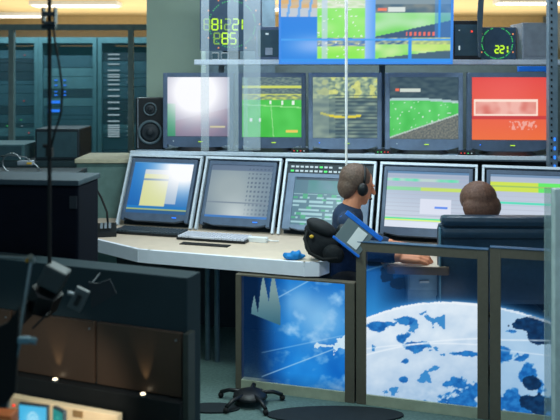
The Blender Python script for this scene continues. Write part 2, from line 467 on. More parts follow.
def u1(u, v):
    b = mixc((110, 108, 135), (150, 150, 175), 1-v)
    if v > .52+.25*(1-u): b = mixc((98, 98, 125), (120, 100, 125), nz(u*4, v*6)+.5)
    if u < .13 and v > .45: b = (40, 130, 90)
    b = mixc(b, (250, 250, 255), 1.45*gl(u, v, .45, .26, .52))  # white glare of a reflected light, painted into the screen picture
    if inr(u, v, .68, .93, .82, .855): b = (205, 200, 160)
    return b
def u2(u, v):
    if v < .3:
        b = mixc((60, 85, 100), (120, 140, 130), .5+nz(u*18, v*50))
        if abs(v-.17) < .02 or abs(v-.3) < .02: b = (205, 215, 90)
    elif v < .38: b = mixc((205, 215, 100), (80, 110, 120), .5+nz(u*12, v*30))
    else:
        b = mixc((62, 185, 60), (85, 205, 85), .5+nz(u*4, v*4))
        if abs(v-(.46+u*.05)) < .008 or abs(u-.45-.08*v) < .006 and v > .42: b = (150, 220, 140)
        for pu, pv in ((.15, .72), (.3, .72), (.48, .42), (.68, .43), (.86, .43)):
            if abs(u-pu) < .018 and abs(v-pv) < .03: b = (230, 240, 230)
        if inr(u, v, .74, .94, .88, .92): b = (235, 200, 90)
    if u < .1: b = mixc(b, (150, 190, 190), .4)
    return b
def u3(u, v):
    b = mixc((70, 95, 105), (135, 155, 140), .5+nz(u*6, v*14))
    if v < .35:
        b = mixc((90, 120, 120), (190, 205, 150), .5+1.2*nz(u*14, v*22, 3))
        if nz(u*8, v*10, 7) > .15: b = mixc(b, (225, 225, 120), .7)
    if v > .3 and abs((v*17) % 1-.5) > .3 and u > .35: b = mixc(b, (40, 60, 75), .6)
    if abs(v-(.66-.12*(u-.5)**2*4)) < .02 and .12 < u < .75: b = (220, 205, 60)
    if u < .25: b = mixc(b, (140, 160, 150), .5)
    return b
def u4(u, v):
    b = mixc((42, 66, 82), (70, 92, 100), .5+nz(u*9, v*20))
    bot = .98-.38*u; topy = .36+.1*(u-.3)**2
    if topy < v < bot: b = mixc((70, 190, 80), (100, 210, 110), .5+nz(u*6, v*5))
    elif v >= bot: b = mixc((85, 95, 95), (130, 130, 120), .5+1.3*nz(u*40, v*40))
    if abs(v-bot) < .012: b = (180, 200, 190)
    if abs(v-topy) < .02: b = (170, 200, 200)
    if inr(u, v, .08, .14, .19, .23): b = (235, 110, 80)
    if inr(u, v, .15, .45, .19, .24): b = (205, 215, 205)
    if nz(u*30, v*30, 2) > .5 and topy < v < bot: b = (200, 230, 210)
    return b
def u5(u, v):
    b = mixc((225, 70, 66), (236, 110, 60), v) 
    b = mixc(b, (245, 110, 105), .4*gl(u, v, .45, .3, .4))
    if inr(u, v, .03, .87, .36, .62):
        b = (252, 225, 210) if not inr(u, v, .05, .85, .39, .59) else mixc((214, 112, 100), (240, 180, 168), .4+nz(u*8, v*6)+.5*gl(u, v, .5, .5, .25))
    if inr(u, v, .5, .86, .7, .84) and nz(u*30, v*14) > .0: b = (240, 165, 150)
    if inr(u, v, 0, 1, .62, .68): b = (200, 60, 60)
    return b
UM = [((165, 236), u1, 'large picture screen with a painted white light reflection, beside the black speaker', BEZEL2),
      ((238, 306), u2, 'large picture screen showing a green pitch with white players, second from left', BEZEL2),
      ((307, 380), u3, 'large picture screen with blurred grey and yellow crowd, middle of the upper row', BEZEL),
      ((382, 459), u4, 'large picture screen showing a green pitch below a dark stand, left of the red screen', BEZEL),
      ((462, 546), u5, 'large picture screen glowing red with a framed pale caption box', BEZEL2)]
for (x0, x1), fn, lab, bz in UM:
    xc = (x0+x1)/2; a = (xc-280)/F; X = a*5.55/(1+.15*a); Y = yu(X)-.12
    w = (x1-x0)/F*Y; zt = at(0, 74.5, Y).z
    t = thing('picture_monitor', lab, 'monitor', (X, Y, ZU), kU*.3, 'large picture screens in the upper row')
    H = zt-ZU; b0 = .012
    m = MB().use(bz)
    fw = .030; lo = .092
    m.box((-w/2+fw/2, 0, b0+H/2), (fw, .05, H-.0), bev=.006); m.box((w/2-fw/2, 0, b0+H/2), (fw, .05, H), bev=.006)
    m.box((0, 0, b0+H-fw/2), (w-fw, .048, fw)); m.build('bezel', t)
    m = MB().use(bz); pr_ = [(-w/2+fw*.5, .02), (-w/2+fw, -.02), (0, -.04), (w/2-fw, -.02), (w/2-fw*.5, .02)]
    # chin with a bowed lower edge
    poly = [(-w/2+.01, lo), (w/2-.01, lo), (w/2-.012, .045), (w*.3, .022), (0, .016), (-w*.3, .022), (-w/2+.012, .045)]
    m.prism([(x, z) for x, z in poly], -.024, .024, RX(PI/2)); m.build('chin', t)
    MB().box((0, .12, H*.52), (w*.8, .2, H*.72), bev=.03).build('rear_housing', t, BLACK)
    MB().cyl((0, .06, 0), (0, .06, .02), w*.34, w*.28, 24).build('foot', t, BLACK)
    MB().box((0, .06, .035), (w*.25, .06, .06)).build('neck', t, BLACK)
    sh = H-lo-fw+.012
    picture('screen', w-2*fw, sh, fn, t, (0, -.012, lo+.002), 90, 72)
    lights('control_light', t, [((-w*.35, -.026, .062), (.006, .004, .006), LB if fn in (u3, u5) else LW), ((.03*w, -.026, .058), (.03, .004, .005), LY)])

# speaker
P = at(150.5, 147, 5.62)
t = thing('speaker', 'black two-way loudspeaker standing left of the upper row of screens', 'speaker', (P.x, 5.62, ZU-.005), .05)
Hs = at(0, 97, 5.62).z-ZU
MB().box((0, .08, Hs/2), (.20, .2, Hs), bev=.008).build('cabinet', t, BLACK)
ring = [(.012, .0), (.03, .012), (.05, .004), (.07, .012), (.078, .02), (.083, .012), (.083, 0)]
for nm, zc, s_ in (('woofer', Hs*.33, 1.), ('tweeter', Hs*.78, .55)):
    m = MB().use(mat('speaker ring', rgb(78, 96, 104), .4)).lathe([(r*s_, z) for r, z in [(.068, -.001), (.070, .01), (.085, .01), (.087, -.001)]], 28, TR(0, -.021, zc) @ RX(PI/2))
    m.use(mat('speaker cone', rgb(36, 44, 50), .6)).lathe([(r*s_, z) for r, z in [(.070, .001), (.05, -.002+.006), (.028, .003), (.024, .012), (.008, .017)]], 28, TR(0, -.021, zc) @ RX(PI/2))
    m.build(nm, t)
MB().box((-.085, -.021, Hs/2), (.004, .004, Hs*.96)).build('edge_strip', t, GREYM)

# clutter on the monitor shelf
rn = random.Random(4)
for i, (x, lab) in enumerate([(300, 'low black switch box between second and third upper screens'), (382, 'low black switch box between third and fourth upper screens'), (461, 'low black switch box left of the red screen foot')]):
    Y = 5.32; P = at(x, 152, Y)
    t = thing('switch_box', lab, 'switch box', (P.x, yu(P.x)-.2, ZU-.005), kU, 'switch boxes on the monitor shelf')
    MB().box((0, 0, .016), (.11, .07, .032), bev=.004).build('case', t, BLACK)
    lights('status_light', t, [((-.035+k*.022, -.037, .018), (.006, .004, .006), rn.choice([LR, LG, LW])) for k in range(4)])

# slender bright rod hanging in front of the upper screens
P = at(344.5, 188, 4.75)
t = thing('hanging_rod', 'slender bright steel rod hanging in front of the middle screens', 'rod', (P.x, 4.62, 0))
MB().cyl((0, 0, 1.042), (0, 0, 2.7), .0065, .011).build('rod', t, mat('bright steel', rgb(245, 250, 252), .4))
MB().ball((0, 0, 1.04), .009).build('tip', t, WHITE)

# ------------------------------------------------------------ operator desk
ZD = .70
poly = [(-1.30, 5.05), (-1.2, 4.92), (-.85, 4.60), (-.80, 4.555), (-.74, 4.53), (.13, 4.235), (.20, 4.235), (.25, 4.30), (.25, 4.64), (.56, 4.56), (.57, 4.15), (.86, 4.12), (.88, 4.5), (2.0, 4.22), (2.0, 4.62), (-1.25, 5.56)]
t = thing('operator_desk', 'long beige control desk with a thick pale rounded front edge', 'desk', (0, 4.8, 0))
pl_ = [(x, y-4.8) for x, y in poly]
MB().prism(pl_, ZD-.03, ZD).build('desktop', t, DESK)
# edge band along the front
m = MB()
fr = pl_[1:9]
for i in range(len(fr)-1):
    a = Vector((*fr[i], 0)); b = Vector((*fr[i+1], 0)); d = b-a; L = d.length; n_ = Vector((d.y, -d.x, 0)).normalized()
    M = TR(*((a+b)/2 + n_*.004)) @ RZ(math.atan2(d.y, d.x))
    m.box((0, 0, ZD-.036), (L+.012, .022, .074), M)
m.build('edge_band', t, EDGE)
m = MB()
fr = pl_[9:14]
for i in range(len(fr)-1):
    a = Vector((*fr[i], 0)); b = Vector((*fr[i+1], 0)); d = b-a; L = d.length; n_ = Vector((d.y, -d.x, 0)).normalized()
    m.box((0, 0, ZD-.02), (L+.004, .014, .04), TR(*((a+b)/2+n_*.004)) @ RZ(math.atan2(d.y, d.x)))
m.build('inner_edge_band', t, mat('brown edging', rgb(120, 98, 84), .5))
for x, y in ((207.5, 4.75), (217, 4.72), (420, 4.45), (520, 4.5)):
    X = (x-280)/F*y; MB().cyl((X, y-4.8, 0), (X, y-4.8, ZD-.03), .016).build('leg', t, mat('dull tube', rgb(84, 104, 112), .4, .3))
m = MB(); m.box((0, 0, .35), (3.0, .02, .66), TR(.1, .38, 0) @ RZ(-math.atan(.3))); m.build('rear_panel', t, mat('desk rear', rgb(24, 36, 44), .6))

# ------------------------------------------------------------ tilted consoles
kL = -math.atan(.3); TILT = math.radians(25)
def yl(X): return 4.94-.3*X
def l1(u, v):
    b = mixc((28, 120, 200), (20, 95, 170), v)
    if inr(u, v, .2, .62, .16, .86): b = (210, 215, 150)
    if inr(u, v, .2, .62, .16, .24): b = (185, 200, 210)
    if inr(u, v, .2, .62, .33, .37): b = (100, 130, 160)
    if inr(u, v, .62, .8, .2, .8): b = (150, 175, 200)
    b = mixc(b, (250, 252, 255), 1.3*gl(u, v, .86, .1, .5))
    if v > .86: b = (30, 120, 190) if v < .91 else ((160, 180, 110) if v < .935 else (40, 90, 140))
    if v < .03: b = (90, 150, 200)
    return b
def l2(u, v):
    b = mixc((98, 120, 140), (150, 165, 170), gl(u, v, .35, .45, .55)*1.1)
    if v < .12: b = mixc((80, 100, 130), b, .3)
    if u > .62 and abs((v*12) % 1-.5) > .3 and abs((u*16) % 1-.5) > .2: b = mixc(b, (60, 80, 105), .7)
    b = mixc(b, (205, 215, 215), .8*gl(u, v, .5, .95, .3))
    if abs(v-.72) < .008: b = (120, 135, 150)
    if v > .96: b = (60, 120, 190)
    return b
def l3(u, v):
    b = (72, 112, 132)
    if inr(u, v, .02, .98, 0, .07): b = (44, 66, 90)
    if inr(u, v, .2, .8, .07, .33): b = mixc((64, 128, 132), (90, 130, 150), .5+nz(u*5, v*5))
    if v > .35 and int(v*24) % 2 == 0 and nz(int(u*20)*.7, int(v*24)*.9) > -.15: b = (150, 190, 200)
    if v > .35 and nz(int(u*14)*1.3, int(v*24)*.77, 5) > .35: b = (60, 160, 120)
    return b
def l4(u, v):
    b = mixc((150, 165, 190), (200, 208, 222), v)
    if v < .06: b = (90, 130, 170)
    elif inr(u, v, 0, .88, .14, .19): b = mixc((90, 215, 170), (180, 205, 200), .5+nz(u*12, v*3))
    elif inr(u, v, 0, 1, .29, .36): b = (190, 215, 90) if u > .42 else (130, 205, 150)
    elif abs((v*14) % 1-.5) > .42: b = (170, 176, 196)
    if inr(u, v, .42, .8, .5, .76): b = (212, 216, 232)
    if inr(u, v, .6, .76, .62, .66): b = (80, 130, 230)
    if abs(v-.84) < .014: b = (70, 220, 150)
    elif abs(v-.87) < .012: b = (210, 235, 110)
    if v > .89: b = (215, 222, 235)
    return b
def l5(u, v):
    b = mixc((165, 178, 200), (205, 212, 226), v)
    if v < .06: b = (110, 140, 175)
    elif inr(u, v, 0, 1, .14, .30): b = (200, 220, 60) if u < .55 else (90, 230, 90)
    if inr(u, v, 0, 1, .212, .228): b = (150, 190, 90)
    elif abs((v*13) % 1-.5) > .42 and v > .3: b = (176, 184, 202)
    if abs(v-(.5)) < .015: b = (70, 215, 180)
    if abs(v-.78) < .012: b = (210, 235, 110)
    if v > .8: b = (190, 215, 235)
    return b
BX = [-1.09, -.555, -.03, .555, 1.14, 1.73]
LL = ['tilted console screen at far left showing a yellow document on blue', 'tilted console screen with a pale grey picture, second from left',
      'tilted console screen with a teal table of figures, behind the black bag', 'tilted console screen with white and green table rows, left of the seated head',
      'tilted console screen with a bright yellow green row, right of the seated head']
HF = .485
for i, fn in enumerate((l1, l2, l3, l4, l5)):
    x0, x1 = BX[i]+.012, BX[i+1]-.012; X = (x0+x1)/2; w = (x1-x0)/math.cos(kL)
    # aluminium frame of the bay
    t = thing('console_bay', ['aluminium console frame at the left end, around the blue screen', 'aluminium console frame around the pale grey screen', 'aluminium console frame in the middle with rows of small keys',
              'aluminium console frame around the white table screen left of the seated head', 'aluminium console frame at the right end behind the navy chair'][i], 'console frame', (X, yl(X), ZD), kL, 'aluminium frames along the desk')
    T = RX(-TILT)
    for s_ in (-1, 1): MB().box((s_*(w/2-.007), 0, HF/2+.004), (.014, .03, HF-.004), T).build('side_rail', t, ALU)
    MB().box((0, 0, HF), (w, .036, .016), T).build('top_rail', t, ALU)
    MB().box((0, .07, .2), (w-.04, .02, .4), T).build('back_panel', t, DARK)
    zz = HF*math.cos(TILT); yy = HF*math.sin(TILT)
    for s_ in (-1, 1): MB().box((s_*(w/2-.02), yy+.03, zz/2), (.02, .02, zz)).build('rear_strut', t, DARK)
    if i == 2:
        m = MB().use(DARK); m.box((0, .01, .432), (w-.03, .03, .075), T)
        pnl = m.build('key_panel', t)
        m = MB().use(LW)
        for r_ in range(2):
            for k in range(15):
                if r_ == 1 and k in (9, 12, 13): continue
                m.use(LW if (k+r_) % 7 else LG).box((-w/2+.05+k*.031, -.007, .418+r_*.028), (.02, .004, .011), T)
        m.build('lit_keys', pnl)
        MB().box((0, .01, .372), (w-.03, .03, .04), T).build('black_strip', t, BLACK)
    # monitor in the bay
    mh = .36 if i == 2 else .425; mw = w-.055
    if i in (0, 1): mw = w-.06
    mz = .035
    d = thing('console_monitor', LL[i], 'monitor', (X, yl(X), ZD+.004), kL, 'tilted screens along the desk', -TILT)
    mm = [BEZEL2, BEZEL2, BEZEL, BEZEL2, BEZEL2][i]
    fw = .022; lo = .05
    if i == 2: fw = .05; lo = .03
    b = MB().use(mm)
    for s_ in (-1, 1): b.box((s_*(mw/2-fw/2), 0, mz+mh/2), (fw, .035, mh), bev=.004)
    b.box((0, 0, mz+mh-.012), (mw-fw, .033, .024)); b.build('bezel', d)
    b = MB().use(mm); pz = [(-mw/2+.004, lo), (mw/2-.004, lo), (mw/2-.008, .018), (mw*.3, .0), (-mw*.3, .0), (-mw/2+.008, .018)]
    b.prism([(x, z+mz) for x, z in pz], -.018, .018, RX(PI/2)); b.build('chin', d)
    MB().box((0, .035, mz+mh*.5), (mw*.9, .04, mh*.8), bev=.01).build('rear_housing', d, BLACK)
    picture('screen', mw-2*fw, mh-lo-.02, fn, d, (0, -.008, mz+lo+.001), 96, 80)
    MB().use(LY if i > 2 else LB).box((mw*.3, -.02, mz+.028), (.03, .004, .005)).build('control_light', d)

# ------------------------------------------------------------ things on the desk
def keyboard(px, py, w, d, rz, base, caps, label):
    Y = (CH-ZD)*F/(py-HY); X = (px-280)/F*Y
    t = thing('keyboard', label, 'keyboard', (X, Y, ZD), rz, 'keyboards on the desk')
    MB().box((0, 0, .009), (w, d, .014), bev=.004).build('base', t, base)
    m = MB().use(caps); nxk = 18
    for r_ in range(6):
        for k in range(nxk):
            if r_ == 5 and 4 <= k < 10:
                if k == 4: m.box((-w/2+(7)/nxk*w, -d/2+.5/6*d, .021), (w/nxk*5.8, d/6*.8, .009))
                continue
            m.box((-w/2+(k+.5)*w/nxk*.97+.006, d/2-(r_+.5)/6*d, .021), (w/nxk*.68, d/6*.62, .012))
    m.build('keys', t)
    return t
keyboard(151, 233.5, .46, .15, kL, BLACK, KEYD, 'black keyboard under the first tilted screen')
keyboard(215, 239.5, .44, .155, kL-.02, BLACK, KEYL, 'keyboard with pale keys in front of the second tilted screen')
Yb = (CH-ZD)*F/(245-HY)
t = thing('mouse_pad', 'thin black mouse pad at the front of the desk, left of centre', 'mouse pad', ((205-280)/F*Yb, Yb, ZD), kL)
MB().box((0, 0, .0025), (.30, .06, .005), bev=.001).build('pad', t, RUBBER)
Yb = (CH-ZD)*F/(242-HY)
t = thing('adapter_box', 'small white adapter box right of the pale keyboard', 'box', ((258-280)/F*Yb, Yb, ZD), kL)
MB().box((0, 0, .015), (.12, .04, .03), bev=.004).build('case', t, WHITE)
MB().tube([(.06, 0, .015), (.08, .0, .012), (.10, .02, .007), (.12, .03, .007)], .004).build('cable', t, WHITE)
# black phone base at the left of the desk
t = thing('desk_phone', 'dark desk phone at the left end of the desk', 'phone', ((100-280)/F*4.95, 4.95, ZD), .2)
MB().prism([(-.08, 0), (.08, 0), (.08, .06), (-.08, .03)], -.1, .1, RZ(PI/2) @ RX(PI/2)).build('base', t, BLACK)
MB().box((-.06, 0, .075), (.045, .2, .03), bev=.012).build('handset', t, BLACK)
m = MB().use(GREYM)
for a in range(3):
    for b in range(4): m.box((.01+a*.025, -.06+b*.025, .062), (.015, .015, .02))
m.build('keys', t)
# loop of cables left of the consoles
pts = [at(*p_) for p_ in ((84, 172, 5.1), (93, 184, 5.1), (101, 197, 5.05), (107, 212, 5.0), (108, 226, 4.98))]
tag(MB().tube(pts, .007).build('black_cable', None, RUBBER), 'black cable drooping over the left end of the desk, beside the first tilted screen', 'cable')

# blue crumpled cloth
Yb = 4.30; Xb = (294-280)/F*Yb
bm_ = MB(); bm_.ball((0, 0, .018), (.055, .035, .024), 14)
for v in bm_.bm.verts:
    n_ = noise.noise(v.co*40); v.co *= 1+.35*n_; v.co.z = max(.0, v.co.z)
tag(bm_.build('cloth', None, BLUEC, (Xb, Yb, ZD)), 'crumpled bright blue cloth on the desk left of the black bag', 'cloth')

# black bag
Yb = 4.285; Xb = (325-280)/F*Yb-.005
t = thing('camera_bag', 'slumped black bag with a small yellow badge on the desk corner', 'bag', (Xb, Yb, ZD), -.15)
m = MB().use(BAGM); m.ball((0, .0, .10), (.105, .065, .105), 18)
for v in m.bm.verts:
    v.co.z = max(.0, v.co.z); n_ = noise.noise(v.co*14); v.co.x *= 1+.18*n_; v.co.y *= 1+.12*n_
    if v.co.z > .13: v.co.x += (v.co.z-.13)*-.5
m.build('body', t)
m = MB().use(BAGM); m.ball((.055, -.055, .045), (.06, .03, .05), 12, RY(.5)); 
for v in m.bm.verts: v.co.z = max(.0, v.co.z)
m.build('front_pocket', t)
m = MB().use(BAGM); m.ball((-.01, -.02, .175), (.09, .06, .04), 12, RY(.45)); m.build('lid', t)
MB().tube([(-.08, -.02, .17), (-.10, -.05, .12), (-.07, -.075, .05), (.0, -.08, .02), (.08, -.08, .03)], .009).build('strap', t, RUBBER)
MB().ball((-.06, -.062, .135), (.012, .006, .010), 8).build('badge', t, YELL)
MB().box((.0, -.052, .168), (.03, .012, .05), TR(0, 0, 0) @ RY(.0)).build('buckle', t, mat('tan buckle', rgb(110, 96, 80), .6))
MB().ball((.10, -.02, .155), (.035, .035, .045), 10).build('lens_hood', t, BLACK)

# clear clip folder with blue edges, leaning between bag and person
C0 = at(354, 236, 4.12)
t = thing('clear_folder', 'tilted clear plastic folder with bright blue edges in front of the profile figure', 'folder', C0, 0)
M = RX(-.2) @ RY(math.radians(38))
MB().box((0, 0, 0), (.155, .008, .13), M, bev=.002).build('sleeve', t, GLASS3)
for nm, z in (('upper_edge_strip', .072), ('lower_edge_strip', -.068)):
    MB().box((0.01 if z > 0 else 0, 0, z), (.23 if z > 0 else .17, .018, .026 if z > 0 else .014), M, bev=.004).build(nm, t, BLUE)
m = MB().use(WHITE); m.box((0.02, -.006, .0), (.06, .003, .10), M); m.build('paper_sheet', t)
MB().cyl((0, .03, -.12), (0, .012, .0), .006).build('prop', t, DARK)

# ------------------------------------------------------------ people
def _sphere(nu, nv):
    vs = [(0, 0, 1)]; fs = []
    for a in range(1, nv):
        for b in range(nu):
            t, f = PI*a/nv, 2*PI*b/nu; vs.append((math.sin(t)*math.cos(f), math.sin(t)*math.sin(f), math.cos(t)))
    vs.append((0, 0, -1)); L = len(vs)-1
    for b in range(nu):
        c = (b+1) % nu
        fs.append((0, 1+b, 1+c)); fs.append((L, 1+(nv-2)*nu+c, 1+(nv-2)*nu+b))
        for a in range(nv-2): fs.append((1+a*nu+b, 1+(a+1)*nu+b, 1+(a+1)*nu+c, 1+a*nu+c))
    return vs, fs
SPH = _sphere(16, 10)
class Soup:
    def __init__(s): s.v = []; s.f = []
    def add(s, M):
        o = len(s.v)
        s.v += [tuple(M @ Vector(p)) for p in SPH[0]]; s.f += [tuple(i+o for i in f) for f in SPH[1]]
def cap(bm, p, q, r1, r2, n=10):
    p = Vector(p); q = Vector(q); N = min(24, max(2, int((q-p).length/(min(r1, r2)*.35))))
    for k in range(N+1):
        f = k/N; r = r1+(r2-r1)*f
        bm.add(Matrix.Translation(p.lerp(q, f)) @ Matrix.Diagonal((r, r, r, 1)))
def ell(bm, c, r, M=None):
    bm.add(Matrix.Translation(c) @ (M or Matrix()) @ Matrix.Diagonal((*r, 1)))
def fuse(name, bm, m, parent, vox=.007, sm=4):
    me = bpy.data.meshes.new('tmp'); me.from_pydata(bm.v, [], bm.f)
    o = bpy.data.objects.new('tmp', me); COL.objects.link(o)
    r = o.modifiers.new('r', 'REMESH'); r.mode = 'VOXEL'; r.voxel_size = vox; r.use_smooth_shade = True
    s_ = o.modifiers.new('s', 'SMOOTH'); s_.iterations = sm; s_.factor = .5
    dg = bpy.context.evaluated_depsgraph_get(); dg.update()
    me2 = bpy.data.meshes.new_from_object(o.evaluated_get(dg)); me2.name = name
    bpy.data.objects.remove(o); bpy.data.meshes.remove(me)
    me2.materials.clear(); me2.materials.append(m)
    for p_ in me2.polygons: p_.use_smooth = True
    n = bpy.data.objects.new(name, me2); COL.objects.link(n); n.parent = parent
    return n
def hand(bm, W_, dirv, up, side, curl=.5, s_=1.):
    # palm + five fingers; dirv: wrist to fingers, up: back of the hand, side: towards the thumb
    d = Vector(dirv).normalized(); u = Vector(up).normalized(); sd = Vector(side).normalized(); W_ = Vector(W_)
    for k in range(4):
        o = (1.5-k)*.019*s_
        b = W_+d*.015+sd*o*.6; kn = W_+d*(.085-abs(k-1)*.004)*s_+sd*o
        cap(bm, b, kn, .015*s_, .0115*s_)
        L = (.042, .047, .044, .034)[k]*s_
        a1 = kn+(d*math.cos(curl*.5)-u*math.sin(curl*.5))*L
        a2 = a1+(d*math.cos(curl*1.3)-u*math.sin(curl*1.3))*L*.62
        a3 = a2+(d*math.cos(curl*1.9)-u*math.sin(curl*1.9))*L*.5
        cap(bm, kn, a1, .0095*s_, .0085*s_); cap(bm, a1, a2, .0085*s_, .0078*s_); cap(bm, a2, a3, .0078*s_, .0068*s_)
    tb = W_+d*.02*s_+sd*.022*s_; t1 = tb+(d*.6+sd*.8-u*.2).normalized()*.04*s_; t2 = t1+(d*.9+sd*.3-u*.25).normalized()*.034*s_; t3 = t2+(d-u*.3).normalized()*.022*s_
    cap(bm, tb, t1, .014*s_, .011*s_); cap(bm, t1, t2, .011*s_, .0095*s_); cap(bm, t2, t3, .0095*s_, .008*s_)
def head(bm, c, face, up, s_=1.):
    f = Vector(face).normalized(); u = Vector(up); u = (u-f*u.dot(f)).normalized(); r = u.cross(f).normalized()
    B = Matrix((r, f, u)).transposed().to_4x4(); c = Vector(c)
    def L(x, y, z): return c+(r*x+f*y+u*z)*s_
    ell(bm, L(0, -.012, .028), (.074*s_, .092*s_, .085*s_), B)
    ell(bm, L(0, .018, -.035), (.058*s_, .066*s_, .07*s_), B)
    ell(bm, L(0, .052, -.078), (.028*s_, .026*s_, .022*s_), B)
    cap(bm, L(0, .083, .012), L(0, .104, -.022), .009*s_, .013*s_)      # nose
    for sx in (-1, 1):
        ell(bm, L(sx*.078, -.005, -.008), (.010*s_, .022*s_, .033*s_), B)
        ell(bm, L(sx*.03, .076, .022), (.022*s_, .012*s_, .008*s_), B)  # brow
        ell(bm, L(sx*.012, .078, -.05), (.016*s_, .012*s_, .006*s_), B) # lips
    return L, B
# --- person in profile, leaning at the middle of the desk
t = thing('person', 'person in profile with a dark headset and navy top, arm reaching right', 'person', (0, 0, 0))
bm = Soup()
HC = Vector((.432, 4.44, 1.075)); PV = (.40, 4.43, .50)
L1, B1 = head(bm, HC, (.93, .22, -.22), (.18, 0, 1), .98)
cap(bm, (.385, 4.43, .93), (.415, 4.435, 1.03), .055, .052)
cap(bm, (.375, 4.43, .56), (.375, 4.43, .90), .09, .078)
cap(bm, (.37, 4.33, .89), (.37, 4.53, .89), .05, .05)
cap(bm, (.375, 4.32, .88), (.44, 4.27, .74), .045, .036); cap(bm, (.44, 4.27, .74), (.61, 4.18, .742), .040, .030)
hand(bm, (.625, 4.18, .738), (1, .05, .02), (0, -.6, 1), (.0, 1, .6), .75, 1.22)
cap(bm, (.375, 4.54, .88), (.46, 4.56, .76), .045, .036); cap(bm, (.46, 4.56, .76), (.62, 4.50, .742), .036, .026)
hand(bm, (.63, 4.495, .742), (1, -.2, -.05), (0, 0, 1), (0, -1, 0), .4)
for sy in (-.09, .09):
    cap(bm, (.38, 4.43+sy, .52), (.74, 4.45+sy, .53), .085, .06); cap(bm, (.74, 4.45+sy, .53), (.72, 4.45+sy, .10), .055, .04)
    cap(bm, (.72, 4.45+sy, .05), (.86, 4.45+sy, .035), .04, .032)
fuse('body', bm, SKIN, t, .0055, 3)
bm = Soup()
cap(bm, (.375, 4.43, .55), (.375, 4.43, .90), .10, .088); cap(bm, (.37, 4.33, .895), (.37, 4.53, .895), .058, .058)
cap(bm, (.375, 4.32, .88), (.44, 4.27, .745), .055, .046); cap(bm, (.44, 4.27, .745), (.585, 4.19, .742), .046, .038)
cap(bm, (.375, 4.54, .88), (.46, 4.56, .76), .055, .046); cap(bm, (.46, 4.56, .76), (.59, 4.51, .746), .046, .036)
fuse('shirt', bm, SHIRT, t, .008, 3)
bm = Soup()
cap(bm, (.37, 4.35, .52), (.37, 4.51, .52), .11, .11)
for sy in (-.09, .09): cap(bm, (.38, 4.43+sy, .52), (.74, 4.45+sy, .53), .094, .072); cap(bm, (.74, 4.45+sy, .53), (.72, 4.45+sy, .12), .068, .055)
fuse('trousers', bm, TROUS, t, .01, 3)
bm = Soup()
ell(bm, L1(0, -.026, .040), (.083, .092, .085), B1); ell(bm, L1(0, -.06, -.01), (.072, .055, .075), B1)
fuse('hair', bm, HAIR2, t, .006, 1)
m = MB().use(BLACK)
m.tube([L1(.088*math.cos(a), .0, .03+.092*math.sin(a)) for a in [PI*k/12 for k in range(13)]], .007)
for sx in (-1, 1): m.ball(L1(sx*.09, 0, -.005), (.03, .022, .036), 10)
m.tube([L1(.09, .02, -.02), L1(.09, .07, -.06), L1(.05, .105, -.062)], .004); m.ball(L1(.04, .108, -.062), .009, 8)
m.build('headset', t)
m = MB().use(BLUE); m.tube([(.33, 4.318, .93), (.38, 4.30, .86), (.43, 4.29, .80), (.47, 4.275, .77)], .009); m.build('lanyard', t)
st = thing('stool', 'round black stool under the profile figure', 'stool', (.37, 4.43, 0))
MB().cyl((0, 0, .37), (0, 0, .41), .15, .16, 24).build('seat', st, BLACK)
MB().cyl((0, 0, .03), (0, 0, .37), .02).build('pole', st, STEEL)
MB().cyl((0, 0, 0), (0, 0, .03), .2, .16, 24).build('base', st, DARK)

# --- seated person at the right, back to the camera
t = thing('person', 'person seated in the navy chair, brown head turned away towards the screens', 'person', (0, 0, 0))
bm = Soup()
HC2 = Vector((1.078, 4.36, .985))
L2, B2 = head(bm, HC2, (-.15, .95, -.28), (-.08, .05, 1), .98)
cap(bm, (1.09, 4.33, .82), (1.08, 4.345, .93), .06, .055)
cap(bm, (1.10, 4.335, .52), (1.10, 4.33, .76), .11, .105)
cap(bm, (.94, 4.335, .77), (1.26, 4.335, .77), .055, .055)
for sx in (-1, 1):
    e = Vector((1.10+sx*.22, 4.42, .60)); w_ = Vector((1.10+sx*.16, 4.545, .735))
    cap(bm, (1.10+sx*.17, 4.335, .76), e, .047, .038); cap(bm, e, w_-Vector((0, .07, .03)), .038, .03); cap(bm, w_-Vector((0, .07, .03)), w_, .03, .025)
    hand(bm, w_, (-sx*.2, 1, .0), (0, 0, 1), (-sx, 0, 0), .4)
    cap(bm, (1.10+sx*.09, 4.34, .50), (1.10+sx*.12, 4.62, .50), .085, .06); cap(bm, (1.10+sx*.12, 4.62, .50), (1.10+sx*.12, 4.62, .1), .055, .04)
    cap(bm, (1.10+sx*.12, 4.62, .04), (1.10+sx*.12, 4.75, .035), .04, .032)
fuse('body', bm, SKIN, t, .0055, 3)
bm = Soup()
cap(bm, (1.10, 4.335, .50), (1.10, 4.33, .77), .12, .115); cap(bm, (.93, 4.335, .775), (1.27, 4.335, .775), .063, .063)
for sx in (-1, 1):
    e = Vector((1.10+sx*.22, 4.42, .60)); w_ = Vector((1.10+sx*.17, 4.49, .70))
    cap(bm, (1.10+sx*.17, 4.335, .77), e, .056, .048); cap(bm, e, w_, .048, .038)
fuse('shirt', bm, SHIRT, t, .008, 3)
bm = Soup()
cap(bm, (1.02, 4.34, .50), (1.18, 4.34, .50), .11, .11)
for sx in (-1, 1): cap(bm, (1.10+sx*.09, 4.34, .50), (1.10+sx*.12, 4.62, .50), .094, .072); cap(bm, (1.10+sx*.12, 4.62, .50), (1.10+sx*.12, 4.62, .12), .066, .055)
fuse('trousers', bm, TROUS, t, .01, 3)
bm = Soup()
ell(bm, L2(0, -.022, .034), (.100, .105, .092), B2); ell(bm, L2(0, -.05, -.02), (.108, .07, .085), B2)
fuse('hair', bm, HAIR, t, .006, 1)
